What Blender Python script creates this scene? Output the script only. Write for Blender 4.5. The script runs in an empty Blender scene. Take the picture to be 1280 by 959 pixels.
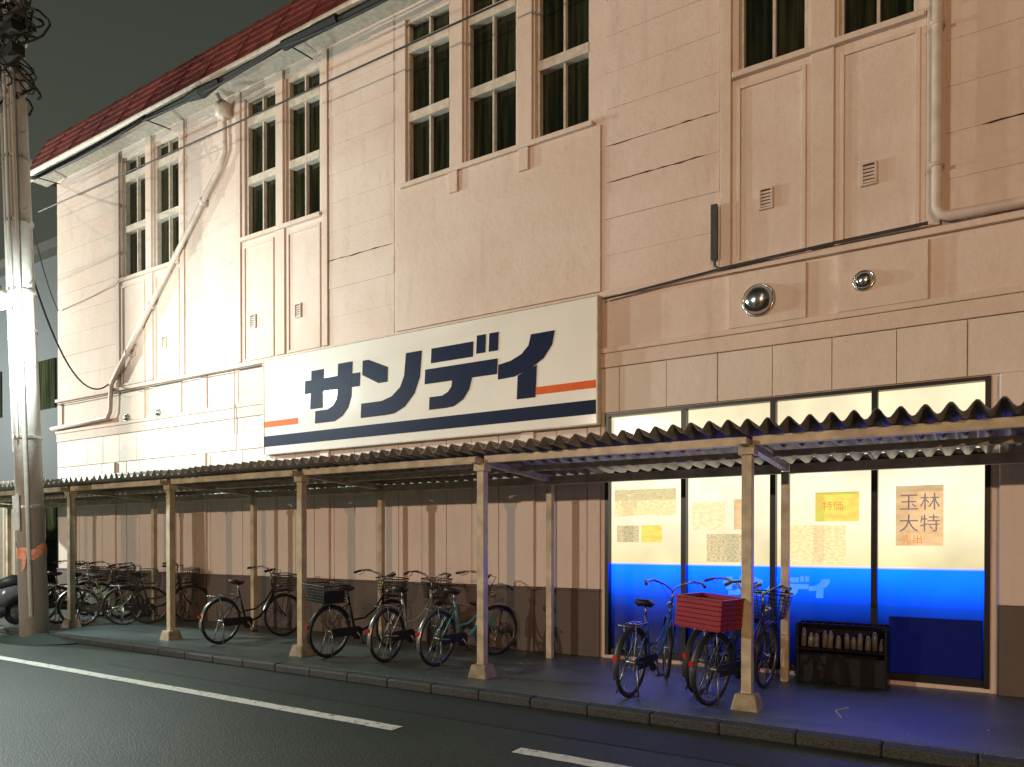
import bpy, math, random
from mathutils import Vector, Matrix
random.seed(7)
S=bpy.context.scene
COL=S.collection
R=math.radians

# ------------------------------------------------------------------ materials
def nodes(name):
    m=bpy.data.materials.new(name); m.use_nodes=True
    nt=m.node_tree; b=nt.nodes['Principled BSDF']
    return m,nt,b
def simple(name,c,rough=.6,metal=0,var=.25,scale=12,bump=0,bscale=60,emit=None,es=0,spec=None):
    m,nt,b=nodes(name)
    tc=nt.nodes.new('ShaderNodeTexCoord')
    n=nt.nodes.new('ShaderNodeTexNoise'); n.inputs['Scale'].default_value=scale; n.inputs['Detail'].default_value=3
    nt.links.new(tc.outputs['Object'],n.inputs['Vector'])
    r=nt.nodes.new('ShaderNodeValToRGB')
    r.color_ramp.elements[0].position=.3; r.color_ramp.elements[1].position=.72
    r.color_ramp.elements[0].color=(c[0]*(1-var),c[1]*(1-var),c[2]*(1-var),1)
    r.color_ramp.elements[1].color=(min(1,c[0]*(1+var*.5)),min(1,c[1]*(1+var*.5)),min(1,c[2]*(1+var*.5)),1)
    nt.links.new(n.outputs['Fac'],r.inputs['Fac']); nt.links.new(r.outputs['Color'],b.inputs['Base Color'])
    b.inputs['Roughness'].default_value=rough; b.inputs['Metallic'].default_value=metal
    if spec is not None: b.inputs['Specular IOR Level'].default_value=spec
    if bump:
        n2=nt.nodes.new('ShaderNodeTexNoise'); n2.inputs['Scale'].default_value=bscale; n2.inputs['Detail'].default_value=3
        nt.links.new(tc.outputs['Object'],n2.inputs['Vector'])
        bp=nt.nodes.new('ShaderNodeBump'); bp.inputs['Strength'].default_value=bump; bp.inputs['Distance'].default_value=.01
        nt.links.new(n2.outputs['Fac'],bp.inputs['Height']); nt.links.new(bp.outputs['Normal'],b.inputs['Normal'])
    if emit:
        b.inputs['Emission Color'].default_value=(*emit,1); b.inputs['Emission Strength'].default_value=es
    return m
def wallmat(name,c,dirt,amount=.5,rough=.75):
    """weathered painted mortar: blotches, vertical rain streaks, fine speckle"""
    m,nt,b=nodes(name); L=nt.links
    tc=nt.nodes.new('ShaderNodeTexCoord')
    def noise(scale,sc=(1,1,1),det=4,rg=.6):
        mp=nt.nodes.new('ShaderNodeMapping'); mp.inputs['Scale'].default_value=sc
        L.new(tc.outputs['Object'],mp.inputs['Vector'])
        n=nt.nodes.new('ShaderNodeTexNoise'); n.inputs['Scale'].default_value=scale
        n.inputs['Detail'].default_value=det; n.inputs['Roughness'].default_value=rg
        L.new(mp.outputs[0],n.inputs['Vector']); return n.outputs['Fac']
    def ramp(f,a,bb):
        r=nt.nodes.new('ShaderNodeMapRange'); r.inputs['From Min'].default_value=a; r.inputs['From Max'].default_value=bb
        r.clamp=True; L.new(f,r.inputs['Value']); return r.outputs[0]
    def mul(a,k):
        q=nt.nodes.new('ShaderNodeMath'); q.operation='MULTIPLY'; L.new(a,q.inputs[0]); q.inputs[1].default_value=k
        return q.outputs[0]
    def mix(col,fac,c2):
        q=nt.nodes.new('ShaderNodeMix'); q.data_type='RGBA'; L.new(fac,q.inputs[0])
        if isinstance(col,tuple): q.inputs[6].default_value=(*col,1)
        else: L.new(col,q.inputs[6])
        q.inputs[7].default_value=(*c2,1); return q.outputs[2]
    blot=ramp(noise(.6,det=5,rg=.65),.38,.72)
    streak=ramp(noise(1.0,(3.2,3.2,.45),5,.75),.54,.85)
    spk_n=noise(6,(1,1,1),6,.75)
    spk=ramp(spk_n,.56,.82)
    col=mix(c,mul(blot,.75*amount),(c[0]*.76,c[1]*.64,c[2]*.55))
    col=mix(col,mul(streak,.6*amount),dirt)
    col=mix(col,mul(spk,.65*amount),(c[0]*.55,c[1]*.45,c[2]*.38))
    L.new(col,b.inputs['Base Color']); b.inputs['Roughness'].default_value=rough
    bp=nt.nodes.new('ShaderNodeBump'); bp.inputs['Strength'].default_value=.35; bp.inputs['Distance'].default_value=.03
    L.new(spk_n,bp.inputs['Height']); L.new(bp.outputs['Normal'],b.inputs['Normal'])
    return m
M={}
M['wall']=wallmat('weathered_cream_wall',(.74,.62,.55),(.28,.19,.14),.65)
M['wall2']=wallmat('weathered_cream_trim',(.72,.60,.52),(.26,.17,.13),.55)
M['panel']=wallmat('wall_panel_paint',(.72,.63,.56),(.3,.22,.17),.45,.6)
M['lowpanel']=wallmat('lower_wall_panel',(.74,.65,.60),(.32,.24,.20),.4,.5)
M['dado']=wallmat('dado_mortar',(.13,.105,.095),(.06,.045,.04),.6)
M['joint']=simple('joint_shadow_gap',(.09,.065,.045),.9)
M['crack']=simple('open_seam',(.07,.04,.03),.95)
M['frame']=simple('painted_window_frame',(.64,.57,.48),.5,var=.2)
M['pipe']=simple('painted_pipe',(.66,.55,.48),.45,var=.2,scale=5)
M['roof']=simple('red_roof_metal',(.19,.038,.032),.7,var=.45,scale=4)
M['gutter']=simple('gutter',(.05,.045,.04),.5)
M['soffit']=simple('soffit_paint',(.5,.45,.38),.7)
M['black']=simple('black_rubber',(.018,.018,.02),.5)
M['cable']=simple('cable_black',(.010,.010,.010),.6)
M['alu']=simple('dark_aluminium_frame',(.012,.012,.015),.35,.3)
M['steel']=simple('galvanised_steel',(.40,.40,.38),.4,.8)
M['spoke']=simple('dull_steel',(.30,.30,.30),.35,.9)
M['chrome']=simple('chrome',(.6,.6,.6),.2,1)
M['post']=simple('cream_painted_steel',(.55,.48,.34),.45,var=.35,scale=6,bump=.15)
M['signwhite']=simple('sign_white_face',(.88,.86,.80),.12,var=.06,scale=.9)
M['navy']=simple('sign_navy',(.004,.010,.045),.5,var=.1,spec=.12)
M['orange']=simple('sign_orange',(.75,.13,.02),.5,var=.1,spec=.15)
M['concrete']=wallmat('concrete_pole',(.42,.42,.40),(.12,.11,.1),.8)
M['sheet']=simple('corrugated_sheet',(.27,.26,.24),.45,.3,var=.5,scale=3,bump=.1)
M['dark']=simple('dark_interior',(.02,.02,.02),.9)
M['neigh']=wallmat('neighbour_wall',(.04,.045,.05),(.03,.03,.03),.6)
M['fence']=wallmat('fence_sheet',(.32,.28,.22),(.12,.1,.08),.7)
M['red']=simple('red_crate_plastic',(.26,.007,.02),.45,var=.15)
M['tape']=simple('orange_tape',(.72,.28,.16),.5,var=.4,scale=18)
M['whiteplastic']=simple('white_plastic',(.6,.6,.58),.35)
M['redlens']=simple('red_reflector',(.5,.01,.01),.2)

# glass with curtains
m,nt,b=nodes('window_glass_dark'); tc=nt.nodes.new('ShaderNodeTexCoord'); mp=nt.nodes.new('ShaderNodeMapping')
mp.inputs['Scale'].default_value=(9,1,.5); nt.links.new(tc.outputs['Object'],mp.inputs[0])
n=nt.nodes.new('ShaderNodeTexNoise'); n.inputs['Scale'].default_value=1.6; n.inputs['Detail'].default_value=3; nt.links.new(mp.outputs[0],n.inputs[0])
r=nt.nodes.new('ShaderNodeValToRGB'); r.color_ramp.elements[0].position=.4; r.color_ramp.elements[0].color=(.006,.008,.004,1)
r.color_ramp.elements[1].position=.75; r.color_ramp.elements[1].color=(.042,.045,.018,1)
nt.links.new(n.outputs['Fac'],r.inputs[0]); nt.links.new(r.outputs[0],b.inputs['Base Color']); b.inputs['Roughness'].default_value=.12
M['glass']=m

def asphalt(name,c1,c2,rough,jr=.12):
    m,nt,b=nodes(name); L=nt.links; tc=nt.nodes.new('ShaderNodeTexCoord')
    n=nt.nodes.new('ShaderNodeTexNoise'); n.inputs['Scale'].default_value=.8; n.inputs['Detail'].default_value=6; n.inputs['Roughness'].default_value=.65
    n2=nt.nodes.new('ShaderNodeTexNoise'); n2.inputs['Scale'].default_value=75; n2.inputs['Detail'].default_value=2
    for q in (n,n2): L.new(tc.outputs['Object'],q.inputs['Vector'])
    r=nt.nodes.new('ShaderNodeValToRGB'); r.color_ramp.elements[0].position=.3; r.color_ramp.elements[1].position=.7
    r.color_ramp.elements[0].color=(*c1,1); r.color_ramp.elements[1].color=(*c2,1); L.new(n.outputs['Fac'],r.inputs[0])
    mx=nt.nodes.new('ShaderNodeMix'); mx.data_type='RGBA'; mx.blend_type='MULTIPLY'; mx.inputs[0].default_value=.85
    r2=nt.nodes.new('ShaderNodeValToRGB'); r2.color_ramp.elements[0].position=.38; r2.color_ramp.elements[1].position=.64
    r2.color_ramp.elements[0].color=(.3,.3,.3,1); r2.color_ramp.elements[1].color=(1.0,1.0,1.0,1)
    L.new(n2.outputs['Fac'],r2.inputs[0]); L.new(r.outputs[0],mx.inputs[6]); L.new(r2.outputs[0],mx.inputs[7])
    L.new(mx.outputs[2],b.inputs['Base Color'])
    rr=nt.nodes.new('ShaderNodeMapRange'); rr.inputs['To Min'].default_value=rough-jr; rr.inputs['To Max'].default_value=rough+jr
    L.new(n.outputs['Fac'],rr.inputs[0]); L.new(rr.outputs[0],b.inputs['Roughness'])
    bp=nt.nodes.new('ShaderNodeBump'); bp.inputs['Strength'].default_value=.7; bp.inputs['Distance'].default_value=.012
    L.new(n2.outputs['Fac'],bp.inputs['Height']); L.new(bp.outputs[0],b.inputs['Normal'])
    return m
M['road']=asphalt('asphalt',(.022,.042,.033),(.043,.070,.056),.55)
M['ground']=asphalt('ground_asphalt',(.04,.045,.04),(.06,.065,.06),.8)
M['walk']=asphalt('pavement_concrete',(.075,.115,.12),(.15,.20,.20),.34)  # teal tint puts some of the shop window's glow into the colour
M['kerb']=asphalt('kerb_concrete',(.035,.040,.040),(.065,.07,.068),.7)
m,nt,b=nodes('road_paint'); tc=nt.nodes.new('ShaderNodeTexCoord'); n=nt.nodes.new('ShaderNodeTexNoise'); n.inputs['Scale'].default_value=16; n.inputs['Detail'].default_value=7
n.inputs['Roughness'].default_value=.8
nt.links.new(tc.outputs['Object'],n.inputs[0]); r=nt.nodes.new('ShaderNodeValToRGB'); r.color_ramp.elements[0].position=.36; r.color_ramp.elements[0].color=(.08,.10,.09,1)
r.color_ramp.elements[1].position=.47; r.color_ramp.elements[1].color=(.8,.8,.74,1)
nt.links.new(n.outputs['Fac'],r.inputs[0]); nt.links.new(r.outputs[0],b.inputs['Base Color']); b.inputs['Roughness'].default_value=.6
M['paint']=m

# backlit shop film: warm white above, blue band fading towards the floor
m,nt,b=nodes('backlit_window_film'); L=nt.links; tc=nt.nodes.new('ShaderNodeTexCoord'); sp=nt.nodes.new('ShaderNodeSeparateXYZ'); L.new(tc.outputs['Object'],sp.inputs[0])
mr=nt.nodes.new('ShaderNodeMapRange'); mr.inputs['From Max'].default_value=3.2; L.new(sp.outputs['Z'],mr.inputs['Value'])
r=nt.nodes.new('ShaderNodeValToRGB'); cr=r.color_ramp
def P(z): return z/3.2
KK=16.0
def C(c): return (c[0]/KK,c[1]/KK,c[2]/KK,1)
cr.elements[0].position=P(0); cr.elements[0].color=C((0,.001,.015))
cr.elements[1].position=P(3.2); cr.elements[1].color=C((1.05,.90,.56))
for z,c in ((.20,(0,.002,.03)),(.42,(.0,.005,.08)),(.62,(.0,.018,.26)),(.80,(.0,.07,.75)),(.98,(.0,.20,5)),(1.195,(.004,.34,13.0)),(1.205,(1.05,.88,.46)),(1.5,(1.2,1.04,.66)),(1.9,(1.3,1.14,.82))):
    e=cr.elements.new(P(z)); e.color=C(c)
L.new(mr.outputs[0],r.inputs[0])
n=nt.nodes.new('ShaderNodeTexNoise'); n.inputs['Scale'].default_value=1.1; n.inputs['Detail'].default_value=3; L.new(tc.outputs['Object'],n.inputs[0])
mr2=nt.nodes.new('ShaderNodeMapRange'); mr2.inputs['From Min'].default_value=.3; mr2.inputs['From Max'].default_value=.7; mr2.inputs['To Min'].default_value=.76*KK; mr2.inputs['To Max'].default_value=1.2*KK
L.new(n.outputs['Fac'],mr2.inputs[0]); L.new(r.outputs[0],b.inputs['Emission Color']); L.new(mr2.outputs[0],b.inputs['Emission Strength'])
b.inputs['Base Color'].default_value=(.01,.01,.02,1); b.inputs['Roughness'].default_value=.15; b.inputs['Specular IOR Level'].default_value=.25
M['film']=m
def poster(name,paper,ink,sx=30,sz=60,es=.95):
    m,nt,b=nodes(name); L=nt.links; tc=nt.nodes.new('ShaderNodeTexCoord'); mp=nt.nodes.new('ShaderNodeMapping'); mp.inputs['Scale'].default_value=(sx,1,sz)
    L.new(tc.outputs['Object'],mp.inputs[0]); n=nt.nodes.new('ShaderNodeTexNoise'); n.inputs['Scale'].default_value=.6; n.inputs['Detail'].default_value=1; L.new(mp.outputs[0],n.inputs[0])
    r=nt.nodes.new('ShaderNodeValToRGB'); r.color_ramp.elements[0].position=.38; r.color_ramp.elements[0].color=(*ink,1); r.color_ramp.elements[1].position=.6; r.color_ramp.elements[1].color=(*paper,1)
    L.new(n.outputs['Fac'],r.inputs[0]); L.new(r.outputs[0],b.inputs['Base Color']); L.new(r.outputs[0],b.inputs['Emission Color']); b.inputs['Emission Strength'].default_value=es
    b.inputs['Roughness'].default_value=.5
    return m
M['p1']=poster('poster_paper_a',(.88,.76,.42),(.72,.58,.30),40,90)
M['p2']=poster('poster_paper_b',(.66,.58,.34),(.40,.36,.20),60,110)
M['p3']=poster('poster_paper_green',(.62,.68,.12),(.76,.52,.12),14,30)
M['p4']=poster('poster_paper_orange',(.72,.52,.28),(.62,.42,.22),10,25)
M['p5']=poster('poster_paper_cream',(.88,.76,.46),(.74,.62,.38),30,60)
M['logoglow']=simple('film_logo_print',(.05,.08,.15),.4,emit=(.05,.30,.95),es=1)

# ------------------------------------------------------------------ mesh builder
class MB:
    def __init__(s): s.v=[]; s.f=[]
    def add(s,vs,fs):
        o=len(s.v); s.v+= [tuple(v) for v in vs]; s.f+=[tuple(i+o for i in f) for f in fs]; return s
    def box(s,x0,x1,y0,y1,z0,z1):
        return s.add([(x0,y0,z0),(x1,y0,z0),(x1,y1,z0),(x0,y1,z0),(x0,y0,z1),(x1,y0,z1),(x1,y1,z1),(x0,y1,z1)],
              [(3,2,1,0),(4,5,6,7),(0,1,5,4),(1,2,6,5),(2,3,7,6),(3,0,4,7)])
    def tube(s,pts,r,n=8,close=False,caps=True):
        pts=[Vector(p) for p in pts]; N=len(pts); rs=r if isinstance(r,(list,tuple)) else [r]*N
        vs=[];fs=[]; prev=None
        for i,p in enumerate(pts):
            if close: t=(pts[(i+1)%N]-pts[i-1])
            else: t=(pts[min(i+1,N-1)]-pts[max(i-1,0)])
            t.normalize()
            if prev is None:
                a=Vector((0,0,1)) if abs(t.z)<.9 else Vector((1,0,0)); u=t.cross(a).normalized()
            else:
                u=(prev-t*prev.dot(t)).normalized()
            prev=u; w=t.cross(u)
            for k in range(n):
                a=2*math.pi*k/n; vs.append(p+(u*math.cos(a)+w*math.sin(a))*rs[i])
        for i in range(N if close else N-1):
            j=(i+1)%N
            for k in range(n):
                k2=(k+1)%n; fs.append((i*n+k,i*n+k2,j*n+k2,j*n+k))
        if caps and not close:
            fs.append(tuple(range(n-1,-1,-1))); fs.append(tuple((N-1)*n+k for k in range(n)))
        return s.add(vs,fs)
    def prism(s,poly,y0,y1):
        n=len(poly); vs=[(p[0],y0,p[1]) for p in poly]+[(p[0],y1,p[1]) for p in poly]
        fs=[tuple(range(n)),tuple(range(2*n-1,n-1,-1))]+[(i,(i+1)%n+0,(i+1)%n+n,i+n)[::-1] for i in range(n)]
        return s.add(vs,fs)
def obj(name,mb,mat,parent=None,smooth=False,bevel=0):
    me=bpy.data.meshes.new(name); me.from_pydata(mb.v,[],mb.f); me.update()
    if smooth:
        for p in me.polygons: p.use_smooth=True
    o=bpy.data.objects.new(name,me); COL.objects.link(o); me.materials.append(M[mat] if isinstance(mat,str) else mat)
    if parent: o.parent=parent
    if bevel:
        bv=o.modifiers.new('b','BEVEL'); bv.width=bevel; bv.segments=2; bv.limit_method='ANGLE'
    return o
def emp(name,loc=(0,0,0),rot=(0,0,0)):
    e=bpy.data.objects.new(name,None); COL.objects.link(e); e.location=loc; e.rotation_euler=rot; e.empty_display_size=.3; return e
def circ(c,axis,Rr,n=32,a0=0,a1=2*math.pi):
    out=[]
    for i in range(n):
        a=a0+(a1-a0)*i/(n if abs(a1-a0-2*math.pi)<1e-6 else n-1)
        if axis=='x': out.append((c[0],c[1]+Rr*math.cos(a),c[2]+Rr*math.sin(a)))
        elif axis=='y': out.append((c[0]+Rr*math.cos(a),c[1],c[2]+Rr*math.sin(a)))
        else: out.append((c[0]+Rr*math.cos(a),c[1]+Rr*math.sin(a),c[2]))
    return out

# ------------------------------------------------------------------ ground, road, pavement
def sheet(name,x0,x1,y0,y1,z,mat):
    return obj(name,MB().add([(x0,y0,z),(x1,y0,z),(x1,y1,z),(x0,y1,z)],[(0,1,2,3)]),mat)
sheet('ground',-400,400,-400,400,-.108,'ground')
sheet('road',-200,200,-11.5,-2.58,-.100,'road')
obj('pavement',MB().box(-60,40,-2.43,0.0,-.1,0.0),'walk')
kb=MB(); x=-60
while x<40:
    kb.box(x,x+.598,-2.58,-2.432,-.102,-.002+random.uniform(-.004,.003)); x+=.6
obj('kerb',kb,'kerb',bevel=.018)
obj('opposite_pavement',MB().box(-60,60,-45,-11.5,-.105,.0),'ground')
pl=MB()
for a,b_ in ((-60,-4.16),(-2.97,-1.2),(0.2,30)):
    n=max(2,int((min(b_,20)-max(a,-30))/.12)); vs=[];fs=[]
    for i in range(n+1):
        xx=a+(b_-a)*i/n; vs+=[(xx,-3.91+random.uniform(-.006,.006),-.096),(xx,-3.765+random.uniform(-.006,.006),-.096)]
    for i in range(n): fs.append((2*i,2*i+2,2*i+3,2*i+1))
    pl.add(vs,fs)
obj('road_marking',pl,'paint')
obj('road_patch',MB().add([(-9.5,-3.35,-.0965),(4,-3.3,-.0965),(4,-2.59,-.0965),(-9.6,-2.59,-.0965)],[(0,1,2,3)]),asphalt('asphalt_patch',(.018,.028,.025),(.032,.046,.041),.6))

# ------------------------------------------------------------------ building
B=emp('supermarket_building')
XL,XR=-17.47,9.0
WZ0,WZ1=6.85,9.32
groups=[[(-14.89,-14.05),(-13.80,-12.98)],[(-11.05,-10.22),(-9.98,-9.16)],[(-7.34,-6.50),(-6.22,-5.36),(-5.07,-4.25)],[(-2.36,-1.61),(-1.30,-.55)],[(1.2,2.0),(2.3,3.1)]]
wins=[w for g in groups for w in g]
SX0,SX1,SZ1=-4.03,.09,3.10
w=MB()
w.box(XL,SX0,0,.25,0,SZ1); w.box(SX1,XR,0,.25,0,SZ1); w.box(SX0,SX1,0,.25,-.05,.04)
w.box(XL,XR,0,.25,SZ1,WZ0); w.box(XL,XR,0,.25,WZ1,9.6)
xs=[XL]+[q for ww in wins for q in ww]+[XR]
for i in range(0,len(xs),2): w.box(xs[i],xs[i+1],0,.25,WZ0,WZ1)
obj('front_wall',w,'wall',B)
obj('building_body',MB().box(XL,XR,.26,11,0,9.6),'wall',B)
fr=MB(); gl=MB(); sill=MB()
for (a,b_) in wins:
    gl.box(a,b_,.14,.2,WZ0,WZ1)
    t=.045
    fr.box(a,a+t,.05,.139,WZ0,WZ1); fr.box(b_-t,b_,.05,.139,WZ0,WZ1)
    mid=(a+b_)/2
    for z0,z1,y in ((WZ0,WZ0+.06,.045),(7.79,7.92,.03),(8.82,8.97,.03),(9.26,WZ1,.045)): fr.box(a+t,b_-t,y,.139,z0,z1)
    for z0,z1 in ((WZ0+.06,7.79),(7.92,8.82),(8.97,9.26)): fr.box(mid-.015,mid+.015,.07,.139,z0,z1)
obj('window_glass',gl,'glass',B); obj('window_frames',fr,'frame',B)
for g in groups:
    sill.box(g[0][0]-.06,g[-1][1]+.06,-.075,.05,WZ0-.07,WZ0-.004)
    if len(g)==3:
        for xx in (-6.40,-5.22): sill.box(xx-.08,xx+.08,-.07,-.002,6.48,WZ0-.072)
for g in groups:
    for i in range(len(g)-1): sill.box(g[i][1]+.03,g[i+1][0]-.03,-.04,-.001,WZ0,9.46)
obj('window_surrounds',sill,'wall2',B,bevel=.008)
sid=MB()
def boards(a,b_,z0=4.64,z1=9.48,pitch=.46):
    z=z0
    while z<z1-.05:
        zt=min(z+pitch-.003,z1); d=random.choice((.006,.006,.008,.014)); j=random.uniform(-.001,.002)
        vs=[(a,-d+j,z),(b_,-d-j,z),(b_,-.004,zt),(a,-.004,zt),(a,0,z),(b_,0,z),(b_,0,zt),(a,0,zt)]
        sid.add(vs,[(0,1,2,3),(4,5,1,0),(0,3,7,4),(2,1,5,6),(3,2,6,7)])
        z+=pitch
bays=[(XL+.02,-15.12),(-12.76,-11.27),(-8.94,-7.56),(-4.03,-2.58),(-.30,.98),(3.32,8.9)]
for a,b_ in bays: boards(a,b_)
obj('siding_boards',sid,'wall',B)
cr_=MB()
for a,b_,zz in ((-4.0,-2.62,6.44),(-4.0,-2.75,5.98),(-9.0,-7.6,5.98),(-.0,.95,5.52)):
    zz2=4.64+round((zz-4.64)/.46)*.46
    pts=[];n=13
    for i in range(n): pts.append((a+(b_-a)*i/(n-1),-.009,zz2+random.uniform(-.006,.005)))
    cr_.tube(pts,[.001]+[random.uniform(.002,.010) for _ in range(n-2)]+[.001],6)
obj('open_board_seams',cr_,'crack',B)
pf=MB()
def framed(a,b_,z0,z1,t=.045,y=-.024):
    pf.box(a,a+t,y,-.001,z0,z1); pf.box(b_-t,b_,y,-.001,z0,z1); pf.box(a+t,b_-t,y,-.001,z0,z0+t); pf.box(a+t,b_-t,y,-.001,z1-t,z1)
for gi in (0,1,3,4):
    g=groups[gi]
    a,b_=g[0][0],g[-1][1]; mid=(g[0][1]+g[1][0])/2
    framed(a-.02,mid-.17,4.66,6.70); framed(mid+.17,b_+.02,4.66,6.70)
    pf.box(mid-.115,mid+.115,-.034,-.001,4.66,WZ0-.072)
    pf.box(a-.2,a-.08,-.036,-.001,4.66,9.46); pf.box(b_+.08,b_+.2,-.036,-.001,4.66,9.46)
    pf.box(a-.1,mid-.16,-.042,-.001,3.93,4.54); pf.box(mid+.16,b_+.1,-.042,-.001,3.93,4.54)
pf.box(-7.5,-4.09,-.03,-.001,4.66,WZ0-.072)
for xx in (-17.35,-12.2,-8.4): pf.box(xx-.09,xx+.09,-.03,-.001,3.93,4.54)
obj('wall_panel_frames',pf,'wall2',B,bevel=.006)
ld=MB()
ld.box(XL-.03,XR,-.06,-.001,4.565,4.635)
ld.box(XL-.03,XR,-.055,-.001,3.86,3.925); ld.box(XL-.02,XR,-.036,-.001,3.68,3.858)
obj('wall_ledges',ld,'wall2',B,bevel=.008)
pn=MB(); x=XL
while x<XR-.05:
    pn.box(x+.004,min(x+.62,XR)-.004,-.025+random.uniform(-.003,.003),-.001,3.112,3.672); x+=.62
obj('panel_course',pn,'panel',B,bevel=.004)
lp=MB(); x=XL
while x<SX0-.1:
    lp.box(x+.005,min(x+.455,SX0-.06)-.005,-.026+random.uniform(-.003,.003),-.001,.86,3.10); x+=.455
x=SX1+.06
while x<XR: lp.box(x+.006,x+.45,-.028,-.001,.86,3.10); x+=.455
obj('lower_wall_panels',lp,'lowpanel',B,bevel=.004)
dd=MB(); dd.box(XL,SX0-.06,-.045,-.001,0,.84); dd.box(SX1+.06,XR,-.045,-.001,0,.84)
obj('dado',dd,'dado',B,bevel=.01)
dc=MB(); dc.box(XL,SX0-.06,-.055,-.001,.842,.872); dc.box(SX1+.06,XR,-.055,-.001,.842,.872); obj('dado_cap',dc,'dado',B)
pi_=MB(); pb2=MB()
for xx in (-15.2,-12.2,-9.0,-5.15): pi_.box(xx-.1,xx+.1,-.075,-.002,.87,3.1); pb2.box(xx-.1,xx+.1,-.078,-.002,0,.868)
pi_.box(.16,.42,-.09,-.002,.87,3.1); pb2.box(.16,.42,-.093,-.002,0,.868)
obj('lower_pilasters',pi_,'lowpanel',B,bevel=.01); obj('pilaster_bases',pb2,'dado',B,bevel=.01)
vm=MB()
for xx in (-10.81,-9.67,-14.5,-13.45,-2.05,-1.0):
    ww=.075
    vm.box(xx-ww,xx-ww+.02,-.03,-.001,5.22,5.46); vm.box(xx+ww-.02,xx+ww,-.03,-.001,5.22,5.46)
    vm.box(xx-ww+.02,xx+ww-.02,-.03,-.001,5.22,5.24); vm.box(xx-ww+.02,xx+ww-.02,-.03,-.001,5.44,5.46)
    for k in range(5): vm.box(xx-ww+.02,xx+ww-.02,-.02,-.004,5.25+k*.037,5.275+k*.037)
obj('square_vents',vm,'pipe',B)
vd=MB()
for xx in (-10.81,-9.67,-14.5,-13.45,-2.05,-1.0): vd.box(xx-.055,xx+.055,-.003,-.001,5.24,5.44)
obj('square_vent_backs',vd,'joint',B)
for xx,zz,rr,mt in ((-2.12,4.2,.165,'chrome'),(-1.04,4.22,.09,'chrome'),(-14.7,3.99,.06,'steel'),(-13.6,3.99,.06,'steel')):
    hb=MB(); n=20; rings=7; vs=[];fs=[]
    for i in range(rings):
        a=math.pi/2*i/(rings-1); rad=rr*math.cos(a*.96); yy=-.052-rr*.75*math.sin(a)
        for k in range(n): vs.append((xx+rad*math.cos(2*math.pi*k/n),yy,zz+rad*math.sin(2*math.pi*k/n)))
    for i in range(rings-1):
        for k in range(n): fs.append((i*n+k,i*n+(k+1)%n,(i+1)*n+(k+1)%n,(i+1)*n+k))
    fs.append(tuple((rings-1)*n+k for k in range(n)))
    hb.add(vs,fs); hb.tube(circ((xx,-.055,zz),'y',rr+.008,24),.012,6,close=True)
    obj('round_vent_hood',hb,mt,B,True)
    obj('vent_opening',MB().prism([(xx+rr*.8*math.cos(t_),zz-rr*.35+rr*.5*math.sin(t_)) for t_ in [k*2*math.pi/16 for k in range(16)]],-.052-rr*.55,-.05),'dark',B)
pp=MB()
pp.tube([(-11.45,-.28,9.40),(-11.45,-.12,9.22),(-11.45,-.10,8.42),(-11.6,-.10,8.2),(-14.9,-.10,4.95),(-15.15,-.10,4.7),(-15.2,-.10,4.15),(-15.3,-.10,4.03),(-17.55,-.10,3.98)],.045,10)
pp.tube([(-11.75,-.08,8.16),(-15.15,-.08,4.82)],.026,8)
pp.box(-11.55,-11.35,-.24,-.03,9.05,9.30)
pp.tube([(-.376,-.11,9.45),(-.376,-.11,4.80),(-.34,-.11,4.73),(-.27,-.11,4.70),(.1,-.11,4.69),(6,-.11,4.66)],.05,10)
for zz in (8.2,6.6,5.2): pp.box(-.44,-.31,-.17,-.04,zz,zz+.035)
for t_ in (.15,.4,.65,.9):
    xx=-11.6-3.3*t_; zz=8.2-3.25*t_; pp.box(xx-.03,xx+.03,-.15,-.01,zz-.06,zz+.06)
obj('drain_pipes',pp,'pipe',B,True)
cd=MB(); cd.tube([(-2.61,-.075,5.38),(-2.61,-.075,4.68),(-2.55,-.1,4.62),(-1.2,-.1,4.66),(-.45,-.1,4.67)],.018,8); cd.box(-2.65,-2.58,-.10,-.04,4.75,5.38)
cd.tube([(-2.55,-.1,4.62),(-4.0,-.09,4.53)],.012,6)
cd.tube([(-17.4,-.07,4.50),(-12,-.085,4.52),(-10.5,-.085,4.515)],.010,6)
obj('electrical_conduit',cd,'gutter',B)
cw=MB(); cw.tube([(-11.25,-.08,3.4),(-11.25,-.08,4.5)],.014,6); obj('wall_conduit',cw,'pipe',B)
# eaves and roof
ev=MB(); ev.box(XL-.45,XR+.4,-.32,.0,9.50,9.53); obj('soffit',ev,'soffit',B)
fa=MB(); fa.box(XL-.48,XR+.42,-.355,-.323,9.47,9.60); obj('fascia',fa,'frame',B)
gt=MB(); gt.tube([(XL-.48,-.42,9.58),(XR+.42,-.42,9.57)],.05,10); obj('gutter',gt,'frame',B,True)
rf=MB(); nC=5
for i in range(nC):
    y0=-.42+i*.10; z0=9.65+i*.20
    rf.box(XL-.55,XR+.45,y0,y0+.02,z0-.02,z0+.012)
    rf.add([(XL-.55,y0,z0+.013),(XR+.45,y0,z0+.013),(XR+.45,y0+.11,z0+.188),(XL-.55,y0+.11,z0+.188)],[(0,1,2,3)])
rf.add([(XL-.55,.09,10.64),(XR+.45,.09,10.64),(XR+.45,5.6,11.8),(XL-.55,5.6,11.8),(XR+.45,11.5,9.6),(XL-.55,11.5,9.6)],[(0,1,2,3),(3,2,4,5)])
rf.add([(XL-.54,-.36,9.62),(XL-.54,.09,10.62),(XL-.54,5.6,11.78),(XL-.54,11.4,9.6)],[(0,1,2,3)])
obj('roof',rf,'roof',B)
rb=MB(); x=XL-.5
while x<XR+.4:
    rb.tube([(x,-.425,9.66),(x,.09,10.65)],.007,5); x+=.9
obj('roof_ribs',rb,'roof',B)

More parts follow.
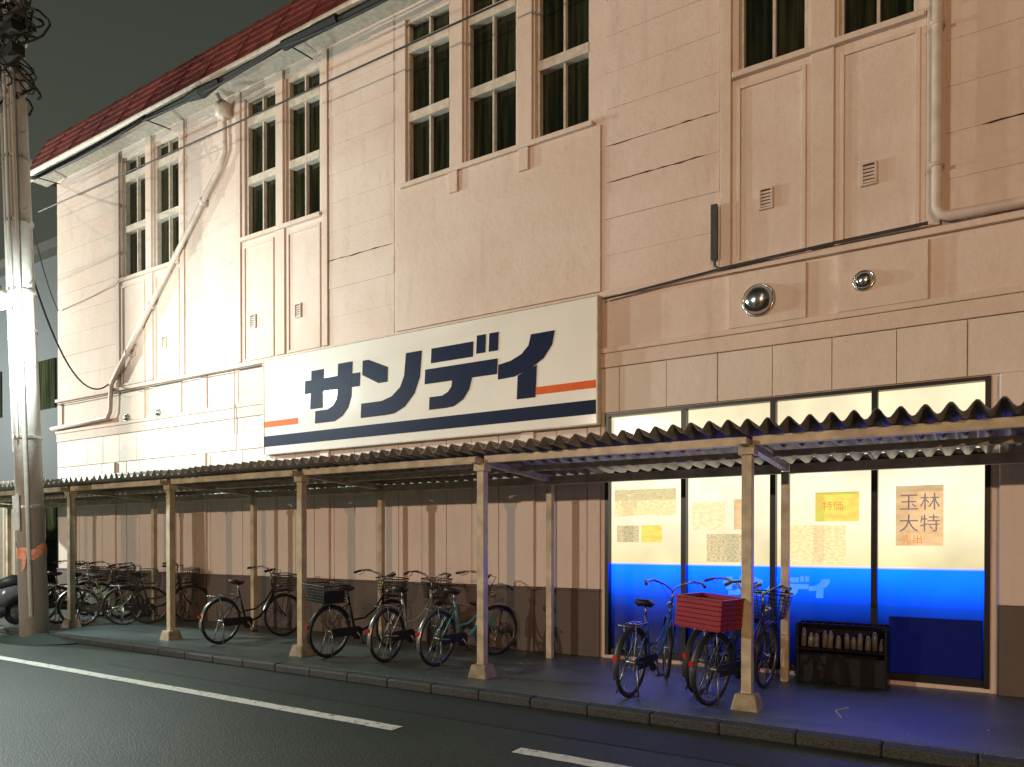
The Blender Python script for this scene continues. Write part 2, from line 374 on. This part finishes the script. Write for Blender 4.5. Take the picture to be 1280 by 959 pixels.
# lit shop windows
obj('lit_window_film',MB().add([(SX0,.08,.04),(SX1,.08,.04),(SX1,.08,SZ1),(SX0,.08,SZ1)],[(0,1,2,3)]),'film',B)
sf=MB()
mull=[-3.0,-1.965,-.935]
for xx in mull: sf.box(xx-.03,xx+.03,-.02,.078,.04,SZ1-.04)
sf.box(SX0,SX0+.05,-.02,.078,.04,SZ1); sf.box(SX1-.05,SX1,-.02,.078,.04,SZ1); sf.box(SX0+.05,SX1-.05,-.018,.078,SZ1-.04,SZ1)
for a,b_ in zip([SX0+.05]+[q+.03 for q in mull],[q-.03 for q in mull]+[SX1-.05]):
    sf.box(a,b_,.03,.078,2.34,2.41); sf.box(a,b_,.03,.078,.04,.12)
obj('shop_window_frame',sf,'alu',B)
bl=MB(); bl.box(-.80,SX1-.06,.062,.072,.121,.70); obj('lower_door_panel',bl,simple('dark_blue_panel',(.004,.005,.015),.6,emit=(0,.003,.045),es=1,spec=.1),B)
def post(x0,x1,z0,z1,mat,nm='poster'):
    return obj(nm,MB().box(x0,x1,.066,.072,z0,z1),mat,B)
post(-3.93,-3.12,1.80,2.13,'p1'); post(-3.90,-3.60,1.47,1.68,'p2'); post(-3.57,-3.30,1.47,1.68,'p3')
post(-2.92,-2.52,1.62,1.95,'p5'); post(-2.42,-2.2,1.62,1.97,'p4'); post(-2.74,-2.3,1.24,1.57,'p2')
post(-1.53,-1.09,1.70,2.02,'p3'); post(-1.82,-1.22,1.24,1.66,'p1')
post(-.74,-.31,1.44,2.06,'p4')
ink=simple('poster_ink',(.15,.13,.16),.5,emit=(.20,.15,.16),es=1)
inkr=simple('poster_ink_red',(.4,.1,.05),.5,emit=(.7,.32,.08),es=.9)
for t_,xx,zz,sz,mm in (('玉林',-.715,1.82,.19,ink),('大特',-.715,1.60,.19,ink),('売出',-.69,1.47,.10,inkr),('特価',-1.46,1.83,.11,inkr)):
    c=bpy.data.curves.new('poster_text','FONT'); c.body=t_; c.size=sz; c.extrude=.001
    o=bpy.data.objects.new('poster_text',c); COL.objects.link(o); o.location=(xx,.063,zz); o.rotation_euler=(R(90),0,0); c.materials.append(mm); o.parent=B

# logo glyphs  (x,z) local
G={'sa':(0,[[(0,.50),(1.22,.50),(1.22,.71),(0,.71)],
            [(.14,.24),(.42,.24),(.42,.86),(.14,.86)],
            [(.74,.90),(1.05,.90),(1.05,.36),(.99,.19),(.87,.07),(.70,0),(.26,0),(.26,.20),(.54,.20),(.66,.25),(.73,.34),(.74,.42)]]),
   'n':(1.27,[[(.0,.88),(.12,.88),(.52,.72),(.52,.50),(.34,.50),(.0,.66)],
            [(.0,0),(.0,.22),(.42,.22),(.62,.27),(.78,.39),(.85,.55),(.87,.88),(1.17,.88),(1.15,.50),(1.06,.27),(.88,.09),(.68,.01),(.5,0)]]),
   'de':(2.52,[[(.10,.67),(.84,.67),(.84,.88),(.10,.88)],[(.90,.70),(1.05,.70),(1.05,.95),(.90,.95)],[(1.11,.70),(1.26,.70),(1.26,.95),(1.11,.95)],
            [(0,.38),(1.26,.38),(1.26,.59),(0,.59)],
            [(.50,.377),(.84,.377),(.80,.22),(.70,.09),(.54,.01),(.40,0),(.10,0),(.10,.18),(.33,.18),(.43,.22),(.49,.29)]]),
   'i':(3.80,[[(.50,.84),(.86,.84),(.83,.66),(.71,.50),(.50,.38),(.26,.31),(0,.30),(0,.50),(.20,.53),(.37,.60),(.47,.70)],
            [(.32,.0),(.61,.0),(.61,.425),(.32,.315)]])}
def logo(parent,ox,oz,s,y0,y1,mat,nm,shear=.05):
    for g,(gx,polys) in G.items():
        for j,p in enumerate(polys):
            mb=MB().prism([(ox+(gx+a+b_*shear)*s,oz+b_*s) for a,b_ in p],y0-.0006*j,y1)
            obj(nm,mb,mat,parent)
SG=emp('store_sign',(-7.23,-.12,2.97))
obj('sign_board',MB().box(-3.14,3.14,-.02,.1,0,1.60),'signwhite',SG,bevel=.006)
st=MB().box(-3.135,3.135,-.025,-.0205,.12,.30); obj('navy_stripe',st,'navy',SG)
so=MB(); so.box(-3.135,-2.30,-.025,-.0205,.45,.55); so.box(1.98,3.135,-.025,-.0205,.45,.55); obj('orange_stripe',so,'orange',SG)
logo(SG,-2.16,.42,1.0,-.027,-.0205,'navy','logo_stroke')
eg=MB(); eg.box(-3.16,-3.141,-.03,.1,-.015,1.615); eg.box(3.141,3.16,-.03,.1,-.015,1.615); eg.box(-3.14,3.14,-.03,.1,1.601,1.615); eg.box(-3.14,3.14,-.03,.1,-.015,-.001)
obj('sign_edge',eg,'frame',SG)
logo(B,-2.55,.86,.25,.070,.078,'logoglow','film_logo')

# ------------------------------------------------------------------ awning
A=emp('bicycle_shelter_awning')
ax0,ax1=-19.2,6.6
pitch=.165; n=int((ax1-ax0)/pitch*8)
vs=[];fs=[]
for i in range(n+1):
    xx=ax0+(ax1-ax0)*i/n; h=.042*math.sin(2*math.pi*(xx-ax0)/pitch)+.006*math.sin(xx*2.1)+.004*math.sin(xx*5.3)
    for yy,zz in ((-2.22,2.49),(-1.2,2.435),(-.10,2.375)): vs.append((xx,yy+(.014*math.sin(int((xx-ax0)/.66)*2.4) if yy<-2 else 0),zz+h))
for i in range(n):
    for k in range(2): a=i*3+k; fs.append((a,a+3,a+4,a+1))
cs=MB().add(vs,fs); o=obj('corrugated_roof_sheet',cs,'sheet',A,True); sm=o.modifiers.new('s','SOLIDIFY'); sm.thickness=.004
px=[-18.85,-16.0,-13.15,-10.3,-7.45,-4.6,-1.74,1.1,3.95]
ps=MB(); bs=MB(); bm=MB()
for xx in px:
    ps.box(xx-.045,xx+.045,-1.975,-1.885,.12,2.33); ps.box(xx-.04,xx+.04,-.46,-.38,.0,2.22)
    vs=[(xx-.12,-2.05,0),(xx+.12,-2.05,0),(xx+.12,-1.81,0),(xx-.12,-1.81,0),(xx-.09,-2.02,.14),(xx+.09,-2.02,.14),(xx+.09,-1.84,.14),(xx-.09,-1.84,.14)]
    bs.add(vs,[(4,5,6,7),(0,1,5,4),(1,2,6,5),(2,3,7,6),(3,0,4,7)])
    bm.add([(xx-.035,-2.12,2.33),(xx+.035,-2.12,2.33),(xx+.035,-.15,2.215),(xx-.035,-.15,2.215),(xx-.035,-2.12,2.39),(xx+.035,-2.12,2.39),(xx+.035,-.15,2.29),(xx-.035,-.15,2.29)],
        [(3,2,1,0),(4,5,6,7),(0,1,5,4),(1,2,6,5),(2,3,7,6),(3,0,4,7)])
    bm.box(xx-.07,xx+.07,-2.0,-1.86,2.25,2.332)
for a,b_ in zip(px[:-1],px[1:]):
    a+=.047;b_-=.047
    bm.box(a,b_,-1.965,-1.895,2.335,2.415)
    bm.box(a,b_,-.455,-.385,2.20,2.30)
    bm.box(a,b_,-1.2,-1.15,2.30,2.365)
bm.box(px[-1]+.05,ax1,-1.965,-1.895,2.335,2.415)
obj('posts',ps,'post',A,bevel=.006); obj('post_footings',bs,simple('footing_mortar',(.34,.29,.21),.8,var=.4,bump=.3),A,bevel=.015); obj('beams',bm,'post',A,bevel=.004)

# ------------------------------------------------------------------ utility pole
U=emp('utility_pole',(-12.7,-2.72,-.1))
U.rotation_euler=(R(.9),R(-1.6),R(0))
pb=MB(); pb.tube([(0,0,0),(0,0,4),(0,0,8),(0,0,12.5)],[.205,.185,.165,.145],24); obj('pole_shaft',pb,'concrete',U,True)
mound=MB(); n=20; vs=[];fs=[]
for j,(rr,zz) in enumerate(((.75,-.01),(.5,.06),(.3,.11),(.2,.13))):
    for k in range(n):
        a=2*math.pi*k/n; q=rr*(1+.12*math.sin(3*a+j)); vs.append((q*math.cos(a)*1.3,q*math.sin(a)*.5,zz))
for j in range(3):
    for k in range(n): fs.append((j*n+k,j*n+(k+1)%n,(j+1)*n+(k+1)%n,(j+1)*n+k))
obj('base_mound',MB().add(vs,fs),'road',U,True)
hd=MB()
for zz in (2.1,3.2,4.9,5.5,6.6,7.6,8.9,9.5): hd.tube([(0,0,zz),(0,0,zz+.04)],.2,20)
for i in range(12):
    zz=2.6+i*.6; s_=1 if i%2 else -1; hd.tube([(0,0,zz),(s_*.30,0,zz)],.011,6)
obj('steel_bands',hd,'steel',U)
tp=MB(); n=20; vs=[];fs=[]
for k in range(n):
    a=2*math.pi*k/n; dz=.03*math.sin(2*a)+.02*math.sin(5*a)
    vs+=[(.208*math.cos(a),.208*math.sin(a),1.32+dz),(.209*math.cos(a),.209*math.sin(a),1.42),(.207*math.cos(a),.207*math.sin(a),1.5+dz*1.5)]
for k in range(n):
    for q in range(2): k2=(k+1)%n; fs.append((k*3+q,k2*3+q,k2*3+q+1,k*3+q+1))
tp.add(vs,fs); tp.add([(.1,-.185,1.4),(.16,-.15,1.38),(.14,-.17,1.15),(.09,-.2,1.1)],[(0,1,2,3)])
obj('warning_tape',tp,'tape',U,True)
no=MB(); no.box(-.09,.09,-.215,-.195,1.75,2.3); obj('notice_plate',no,'whiteplastic',U)
cb=MB(); cb.tube([(.17,-.12,.4),(.17,-.12,9)],.03,8); cb.tube([(.1,-.19,3.2),(.1,-.19,9)],.018,8); cb.tube([(-.15,-.14,3),(-.15,-.14,9)],.02,8)
obj('riser_cables',cb,'concrete',U)
ca=MB(); ca.box(-.9,.9,-.24,-.16,9.55,9.64); ca.box(-.7,.7,-.24,-.16,10.6,10.69)
for xx in (-.8,-.45,.45,.8): ca.tube([(xx,-.2,9.64),(xx,-.2,9.85)],[.05,.03],8)
obj('crossarms',ca,'gutter',U)
tr=MB(); tr.tube([(-.35,-.35,9.9),(-.35,-.35,9.95),(-.35,-.35,10.7),(-.35,-.35,10.78)],[.12,.22,.22,.12],16); obj('transformer',tr,'steel',U,True)
co=MB()
for i in range(60):
    c0=Vector((random.uniform(-.6,.7),random.uniform(-.4,.1),random.uniform(8.5,10.4))); rr=random.uniform(.1,.28); ph=random.uniform(0,6)
    pts=[]
    for k in range(14):
        a=ph+k/13*random.uniform(4,6.2); pts.append((c0.x+rr*math.cos(a)*1.1,c0.y+.12*math.sin(a*1.7+ph),c0.z+rr*math.sin(a)))
    co.tube(pts,random.uniform(.010,.022),5)
for zz in (8.95,9.3): co.box(.15,.62,-.3,-.12,zz,zz+.16)
obj('cable_coils',co,'cable',U)

def catenary(p,q,sag,n=18):
    p=Vector(p);q=Vector(q); return [p.lerp(q,i/n)-Vector((0,0,sag*4*(i/n)*(1-i/n))) for i in range(n+1)]
OC=emp('overhead_cables')
oc=MB()
oc.tube(catenary((-12.95,-2.85,7.6),(-17.3,-.50,9.36),.15),.03,6)
for (a,b_,dz) in ((-17.3,-13.2,.05),(-13.2,-9.3,.04),(-9.3,-5,.05),(-5,2,.06)):
    oc.tube(catenary((a,-.52,9.36),(b_,-.52,9.40),dz),.045,6)
    oc.tube(catenary((a,-.58,9.30),(b_,-.56,9.36),dz*2.2),.02,5)
    oc.tube(catenary((a,-.50,9.42),(b_,-.50,9.44),dz*.4),.02,5)
oc.tube([(-11.9,-.54,9.32),(-11.5,-.54,9.30),(-11.0,-.54,9.33)],[.06,.10,.06],8); oc.tube([(-9.4,-.54,9.36),(-8.2,-.54,9.34)],.075,8)
oc.tube(catenary((-17.4,-.42,8.66),(8,-.42,8.54),.05,30),.014,5)
for xx in (-17.3,-13.2,-9.3,-5): oc.tube([(xx,-.02,9.40),(xx,-.6,9.34)],.012,5)
oc.tube(catenary((-12.9,-2.9,6.7),(-15.25,-.1,4.72),1.0),.016,5)
oc.tube(catenary((-12.9,-2.9,7.5),(-40,-4,8.2),.6),.03,6)
oc.tube(catenary((-12.9,-2.9,9.3),(-45,-4,9.6),.8),.018,6)
oc.tube(catenary((-12.9,-2.9,7.9),(-17.35,-.05,6.6),.35),.012,5)
obj('cables',oc,'cable',OC)

# ------------------------------------------------------------------ street lamp on the pole, plus added fill lamps
def street_or_fill_lamp(loc,height,arm,color,watt,pole=True,radius=.09):
    E=emp('street_or_fill_lamp',loc); mb=MB()
    if pole: mb.tube([(0,0,0),(0,0,.3),(0,0,height)],[.09,.07,.045],12); mb.tube([(0,0,0),(0,0,.04)],.16,12)
    ax,ay=arm
    mb.tube([(0,0,height-.25),(ax*.3,ay*.3,height-.02),(ax*.8,ay*.8,height+.08),(ax,ay,height+.08)],.022,8)
    obj('lamp_arm',mb,'steel',E,True)
    L_=math.hypot(ax,ay); ux,uy=ax/L_,ay/L_
    h=MB(); pts=[(ax+ux*t_,ay+uy*t_,height+.10) for t_ in (-.12,-.06,.12,.28,.34)]
    h.tube(pts,[.03,.08,.10,.085,.03],12); obj('lamp_head',h,'steel',E,True)
    em=simple('lamp_diffuser',(.9,.9,.9),.3,emit=color,es=30)
    d=MB(); cx,cy=ax+ux*.1,ay+uy*.1
    d.tube([(cx,cy,height+.06),(cx,cy,height+.02),(cx,cy,height-.08),(cx,cy,height-.14)],[.12,.14,.12,.04],20); obj('lamp_diffuser',d,em,E,True)
    l=bpy.data.lights.new('lamp_light','POINT'); l.energy=watt; l.color=color; l.shadow_soft_size=radius
    lo=bpy.data.objects.new('lamp_light',l); COL.objects.link(lo); lo.parent=E; lo.location=(cx,cy,height-.27)
    return E
street_or_fill_lamp((-12.86,-2.90,0),5.05,(.54,-.42),(.86,1.0,.95),800,pole=False,radius=.10)
street_or_fill_lamp((-25.5,-2.9,0),6.0,(.2,-1.2),(.90,1.0,.92),7500,radius=.12)  # unseen lamp added down the street to brighten the left wall
street_or_fill_lamp((-17,-32,0),7.5,(0,1.2),(1.0,.87,.70),10500,radius=.12)  # unseen neutral lamp added behind the camera as fill for the facade
street_or_fill_lamp((10,-36,0),8,(-.2,1.3),(1.0,.54,.27),12500,radius=.12)  # unseen warm lamp added behind the camera to lift the right-hand wall

# ------------------------------------------------------------------ neighbours
Nb=emp('neighbouring_building')
nb=MB().box(-34,-18.6,1.5,12,0,9.0); obj('walls',nb,'neigh',Nb)
nr=MB().box(-34.3,-18.4,1.2,12.2,9.0,9.25); obj('roof_slab',nr,'gutter',Nb)
nw=MB()
for xx in (-22,-25,-28):
    for zz in (1.5,5): nw.box(xx,xx+1.4,1.46,1.499,zz,zz+1.3)
obj('windows',nw,'glass',Nb)
F=emp('corrugated_fence'); ff=MB(); n=240; vs=[];fs=[]
for i in range(n+1):
    xx=-30+12.3*i/n; yy=-.15+.02*math.sin(i*1.3)
    vs+= [(xx,yy,0),(xx,yy,2.9)]
for i in range(n): fs.append((i*2,i*2+2,i*2+3,i*2+1))
obj('fence_sheets',ff.add(vs,fs),'fence',F); fz=MB()
for xx in range(-30,-17,2): fz.tube([(xx,-.22,0),(xx,-.22,3.0)],.03,8)
obj('fence_posts',fz,'steel',F)

# ------------------------------------------------------------------ bicycles
paints={}
def paint(c,nm='bicycle_paint'):
    if c not in paints: paints[c]=simple(nm,c,.3,.3,var=.12)
    return paints[c]
def bicycle(x,y,yaw=0,lean=4,color=(.05,.1,.25),basket='steel',steer=0,rear=None,tyre='black',guard='spoke'):
    E=emp('bicycle',(x,y,0),(0,R(lean),R(yaw)))
    ca,sa=math.cos(R(steer)),math.sin(R(steer))
    def st(p):
        dx,dy=p[0],p[1]-.92; return (dx*ca-dy*sa,.92+dx*sa+dy*ca,p[2])
    def wheel(cy,front):
        f=st if front else (lambda p:p)
        t=MB(); t.tube([f(p) for p in circ((0,cy,.33),'x',.313,36)],.020,8,close=True); obj('front_tyre' if front else 'rear_tyre',t,tyre,E,True)
        w=MB(); w.tube([f(p) for p in circ((0,cy,.33),'x',.290,36)],.008,6,close=True)
        w.tube([f((-.05,cy,.33)),f((.05,cy,.33))],.02,8)
        for k in range(24):
            a=2*math.pi*k/24; s_=.025 if k%2 else -.025
            w.tube([f((s_,cy+.02*math.cos(a+1),.33+.02*math.sin(a+1))),f((0,cy+.29*math.cos(a),.33+.29*math.sin(a)))],.0016,3,caps=False)
        obj('front_wheel' if front else 'rear_wheel',w,'spoke',E,True)
        a0,a1=(R(35),R(165)) if front else (R(25),R(200))
        vs=[];fs=[]; n=16
        for k in range(n+1):
            a=a0+(a1-a0)*k/n
            for xx,rr in ((-.03,.338),(-.018,.35),(.018,.35),(.03,.338)): vs.append(f((xx,cy+rr*math.cos(a),.33+rr*math.sin(a))))
        for k in range(n):
            for q in range(3): a=k*4+q; fs.append((a,a+1,a+5,a+4))
        obj('mudguard',MB().add(vs,fs),guard,E,True)
    wheel(0,False); wheel(1.1,True)
    c=paint(color)
    f=MB()
    f.tube([(0,.43,.28),(0,.36,.50),(0,.28,.76)],.016,8)
    f.tube([(0,.915,.62),(0,.885,.84)],.019,8)
    f.tube([(0,.91,.66),(0,.80,.46),(0,.66,.33),(0,.43,.27)],.019,8)
    f.tube([(0,.90,.74),(0,.76,.56),(0,.58,.46),(0,.38,.45)],.014,8)
    for s_ in (-1,1):
        f.tube([(s_*.02,.42,.28),(s_*.055,.0,.33)],.009,6)
        f.tube([(0,.31,.68),(s_*.05,.2,.60),(s_*.055,0,.33)],.008,6)
        f.tube([st((s_*.01,.915,.64)),st((s_*.05,.935,.58)),st((s_*.052,1.02,.42)),st((s_*.052,1.1,.33))],.011,6)
    obj('frame',f,c,E,True)
    sd=MB(); vs=[]; n=14
    for zz,sc in ((.845,.7),(.875,1),(.905,.8)):
        for k in range(n):
            a=2*math.pi*k/n; wy=.14*math.cos(a); ww=.10*(1-.55*max(0,math.cos(a)))*math.sin(a); vs.append((ww*sc,.25+wy*sc,zz+(.02 if math.cos(a)<-.4 else 0)))
    fs=[tuple(range(n-1,-1,-1)),tuple(2*n+k for k in range(n))]
    for j in range(2):
        for k in range(n): fs.append((j*n+k,j*n+(k+1)%n,(j+1)*n+(k+1)%n,(j+1)*n+k))
    sd.add(vs,fs); obj('saddle',sd,'black',E,True)
    ch=MB(); ch.tube([(0,.285,.74),(0,.265,.85)],.012,8)
    ch.tube([st((0,.885,.83)),st((0,.87,.97))],.012,8)
    hb=[(-.29,.64,1.05),(-.28,.74,1.07),(-.20,.84,1.08),(-.08,.88,1.03),(0,.87,.97),(.08,.88,1.03),(.20,.84,1.08),(.28,.74,1.07),(.29,.64,1.05)]
    ch.tube([st(p) for p in hb],.011,8)
    for s_ in (-1,1): ch.tube([st((s_*.25,.8,1.07)),st((s_*.22,.72,1.035)),st((s_*.24,.66,1.02))],.005,5)
    ch.tube([(-.06,.43,.28),(.06,.43,.28)],.014,8); ch.tube([(.06,.43,.28),(.07,.52,.15)],.009,6); ch.tube([(-.06,.43,.28),(-.07,.34,.41)],.009,6)
    ch.tube([(-.06,.0,.31),(-.13,-.03,.02)],.009,6); ch.tube([(.06,.0,.31),(.10,-.03,.02)],.009,6)
    for xx in (-.06,0,.06): ch.tube([(xx,.2,.70),(xx,-.2,.70)],.006,5)
    for yy in (.2,.0,-.2): ch.tube([(-.06,yy,.70),(.06,yy,.70)],.006,5)
    for s_ in (-1,1): ch.tube([(s_*.06,-.08,.70),(s_*.06,0,.33)],.006,5)
    obj('bright_parts',ch,'spoke',E,True)
    bk=MB()
    for s_ in (-1,1): bk.tube([st((s_*.288,.75,1.065)),st((s_*.292,.625,1.045))],.017,8)
    bk.box(.05,.10,.47,.57,.135,.155) ; bk.box(-.10,-.05,.29,.39,.405,.425)
    bk.tube([(.035,.43,.28),(.05,.43,.28)],.09,16); bk.box(.036,.048,.0,.43,.255,.37)
    for s_ in (-1,1): bk.tube([st((s_*.24,.8,1.07)),st((s_*.12,.97,1.04)),st((0,.96,.85)),(0,.90,.70)],.004,4)
    obj('grips_pedals_chaincase',bk,'black',E)
    rl=MB(); rl.tube([(0,-.355,.42),(0,-.37,.42)],.025,10); obj('rear_reflector',rl,'redlens',E)
    hl=MB(); hl.tube([st((0,.97,.80)),st((0,1.0,.80)),st((0,1.05,.80))],[.02,.035,.04],10); obj('headlamp',hl,'steel',E,True)
    def wire_basket(mb,cx,cy,z0,w0,d0,w1,d1,h,f):
        nx,ny,nz=9,7,6
        def ringpts(t):
            w=w0+(w1-w0)*t; d=d0+(d1-d0)*t; zz=z0+h*t; o=[]
            for i in range(nx): o.append((cx-w/2+w*i/nx,cy-d/2,zz))
            for i in range(ny): o.append((cx+w/2,cy-d/2+d*i/ny,zz))
            for i in range(nx): o.append((cx+w/2-w*i/nx,cy+d/2,zz))
            for i in range(ny): o.append((cx-w/2,cy+d/2-d*i/ny,zz))
            return [f(p) for p in o]
        for k in range(nz+1): mb.tube(ringpts(k/nz),.007 if k==nz else .003,4,close=True)
        a=ringpts(0);b_=ringpts(1)
        for p,q in zip(a,b_): mb.tube([p,q],.003,4,caps=False)
        for i in range(1,nx): mb.tube([a[i],a[2*nx+ny-i]],.003,4,caps=False)
        for i in range(1,ny): mb.tube([a[nx+i],a[-i]],.003,4,caps=False)
    if basket:
        q=MB(); wire_basket(q,0,1.10,.72,.26,.20,.36,.28,.25,st); q.tube([st((0,.92,.70)),st((0,1.1,.71))],.01,6)
        for s_ in(-1,1): q.tube([st((s_*.06,1.1,.33)),st((s_*.09,1.14,.72))],.005,5)
        obj('front_basket',q,basket,E)
    if rear=='crate':
        q=MB(); q.box(-.21,.21,-.30,.12,.72,.735)
        for k in range(6):
            z0=.735+k*.042; q.box(-.225,-.21,-.31,.13,z0,z0+.038); q.box(.21,.225,-.31,.13,z0,z0+.038); q.box(-.21,.21,-.31,-.295,z0,z0+.038); q.box(-.21,.21,.115,.13,z0,z0+.038)
        q.box(-.235,.235,-.32,-.294,.985,1.0); q.box(-.235,.235,.114,.14,.985,1.0); q.box(-.235,-.209,-.293,.112,.985,1.0); q.box(.209,.235,-.293,.112,.985,1.0)
        q.box(-.2,.2,-.285,.105,.74,.96)
        obj('rear_crate',q,'red',E,bevel=.004)
    if rear=='basket':
        q=MB(); wire_basket(q,0,-.08,.72,.34,.36,.42,.44,.22,lambda p:p); q.box(-.16,.16,-.24,.08,.722,.88); obj('rear_basket',q,'black',E)
    return E
bicycle(-9.25,-1.84,0,3,(.03,.03,.035),'black',-14)
bicycle(-7.02,-1.88,-4,4,(.02,.02,.022),'black',10,rear='basket',guard='black')
bicycle(-6.15,-1.77,3,3,(.35,.35,.35),'black',18)
bicycle(-5.45,-1.67,-3,4,(.10,.36,.36),None,-20)
bicycle(-2.82,-2.03,-2,3,(.03,.10,.35),None,28,guard='black')
bicycle(-2.30,-1.55,-8,4,(.02,.03,.10),None,-10,guard='black')
bicycle(-2.06,-1.98,-13,4,(.03,.05,.14),'black',8,rear='crate',guard='black')
bicycle(-13.2,-1.77,-38,4,(.08,.14,.04),'steel',10)
bicycle(-12.75,-1.25,-25,3,(.03,.03,.03),'black',-8,guard='black')
bicycle(-13.95,-1.75,-8,4,(.04,.04,.05),'black',12,guard='black')
bicycle(-14.5,-1.80,4,3,(.15,.15,.15),'black',-18)
bicycle(-15.1,-1.80,-6,4,(.03,.03,.06),'black',10,guard='black')

Sc=emp('motor_scooter',(-14.45,-2.22,0),(0,R(4),R(200)))
t=MB()
for cy in (0,1.15): t.tube(circ((0,cy,.22),'x',.17,28),.05,10,close=True)
obj('tyres',t,'black',Sc,True)
t=MB()
for cy in (0,1.15): t.tube([(-.04,cy,.22),(.04,cy,.22)],.13,20)
obj('wheel_discs',t,'steel',Sc,True)
t=MB(); t.tube([(0,-.3,.62),(0,-.1,.60),(0,.2,.52),(0,.38,.35)],[.07,.16,.17,.12],14); t.tube([(0,.3,.27),(0,.6,.24),(0,.85,.28)],[.13,.14,.12],12)
t.tube([(0,.85,.28),(0,.95,.5),(0,.92,.8),(0,.86,.95)],[.13,.19,.17,.10],14); t.tube([(0,1.0,.42),(0,1.15,.43),(0,1.3,.36)],[.07,.08,.03],10)
obj('body_panels',t,simple('scooter_paint',(.12,.12,.13),.25),Sc,True)
t=MB(); t.tube([(0,-.28,.74),(0,0,.76),(0,.3,.72)],[.09,.13,.09],12); t.tube([(-.32,.78,1.0),(-.1,.86,.99),(.1,.86,.99),(.32,.78,1.0)],.018,8)
t.tube([(.25,.82,1.0),(.3,.84,1.18)],.006,6); t.tube([(-.25,.82,1.0),(-.3,.84,1.18)],.006,6)
for s_ in (-1,1): t.box(s_*.32-.06,s_*.32+.06,.83,.85,1.15,1.24)
obj('seat_and_handlebar',t,'black',Sc,True)

# ------------------------------------------------------------------ rack beside the lit window
K=emp('basket_rack',(-1.2,-.28,0))
k=MB()
for sx in (-.42,.42):
    for sy in (-.14,.14): k.tube([(sx,sy,0),(sx,sy,.62)],.014,8)
for zz in (.12,.36,.62):
    k.tube([(-.42,-.14,zz),(.42,-.14,zz),(.42,.14,zz),(-.42,.14,zz)],.013,6,close=True)
    for i in range(9): k.tube([(-.38+i*.095,-.14,zz),(-.38+i*.095,.14,zz)],.004,4)
k.box(-.41,.41,.13,.145,.02,.61); k.box(-.435,-.425,-.13,.13,.02,.6); k.box(.425,.435,-.13,.13,.02,.6); k.box(-.41,.41,-.152,-.142,.02,.3)
obj('rack_frame',k,'alu',K)
k=MB()
for i in range(12):
    xx=-.38+i*.069+random.uniform(-.01,.01); hh=random.uniform(.12,.2); k.tube([(xx,random.uniform(-.06,.02),.37),(xx,0,.37+hh*.7),(xx,0,.37+hh)],[.028,.028,.012],10)
obj('stacked_bottles',k,simple('bottle_plastic',(.20,.19,.17),.2),K,True)
lt=MB()
for i in range(60):
    xx=random.uniform(-14,1); yy=random.uniform(-2.4,-.2); a=random.uniform(0,3); s_=random.uniform(.006,.022)
    lt.add([(xx-s_*math.cos(a),yy-s_*math.sin(a),.004),(xx+s_*math.sin(a),yy-s_*math.cos(a)*.5,.006),(xx+s_*math.cos(a),yy+s_*math.sin(a),.010)],[(0,1,2)])
obj('litter_scraps',lt,'whiteplastic')
wr=MB().tube([(-.98,-1.86,.006),(-1.06,-1.62,.006),(-.98,-1.45,.006)],.006,6); obj('bent_wire',wr,'whiteplastic')

# ------------------------------------------------------------------ world, added fill sun, camera
W=bpy.data.worlds.new('World'); S.world=W; W.use_nodes=True; nt=W.node_tree
for n_ in list(nt.nodes): nt.nodes.remove(n_)
out=nt.nodes.new('ShaderNodeOutputWorld'); add=nt.nodes.new('ShaderNodeAddShader')
sky=nt.nodes.new('ShaderNodeTexSky'); sky.sky_type='NISHITA'; sky.sun_disc=False; sky.sun_elevation=R(3); sky.sun_rotation=R(150)
b1=nt.nodes.new('ShaderNodeBackground'); b1.inputs[1].default_value=.003; nt.links.new(sky.outputs[0],b1.inputs[0])
b2=nt.nodes.new('ShaderNodeBackground'); b2.inputs[1].default_value=.75
tc=nt.nodes.new('ShaderNodeTexCoord'); sx=nt.nodes.new('ShaderNodeSeparateXYZ'); nt.links.new(tc.outputs['Generated'],sx.inputs[0])
rp=nt.nodes.new('ShaderNodeValToRGB'); rp.color_ramp.elements[0].color=(.13,.14,.105,1); rp.color_ramp.elements[1].color=(.03,.034,.026,1); rp.color_ramp.elements[1].position=.8
nt.links.new(sx.outputs['Z'],rp.inputs[0]); nt.links.new(rp.outputs[0],b2.inputs[0])
nt.links.new(b1.outputs[0],add.inputs[0]); nt.links.new(b2.outputs[0],add.inputs[1]); nt.links.new(add.outputs[0],out.inputs[0])
sl=bpy.data.lights.new('fill_sun','SUN'); sl.energy=.06; sl.angle=R(12); sl.color=(1,.85,.65)  # weak warm fill added to the night scene, no moon behind it
so_=bpy.data.objects.new('fill_sun',sl); COL.objects.link(so_); so_.rotation_euler=(R(65),0,R(25))
cam=bpy.data.cameras.new('camera'); co_=bpy.data.objects.new('camera',cam); COL.objects.link(co_); S.camera=co_
co_.location=(0,-8.6,1.5); co_.rotation_euler=(R(90-.5),0,R(32.3)); cam.sensor_width=36; cam.lens=26; cam.shift_y=.159; cam.clip_end=1500
S.view_settings.view_transform='Standard'; S.view_settings.look='None'; S.view_settings.exposure=0
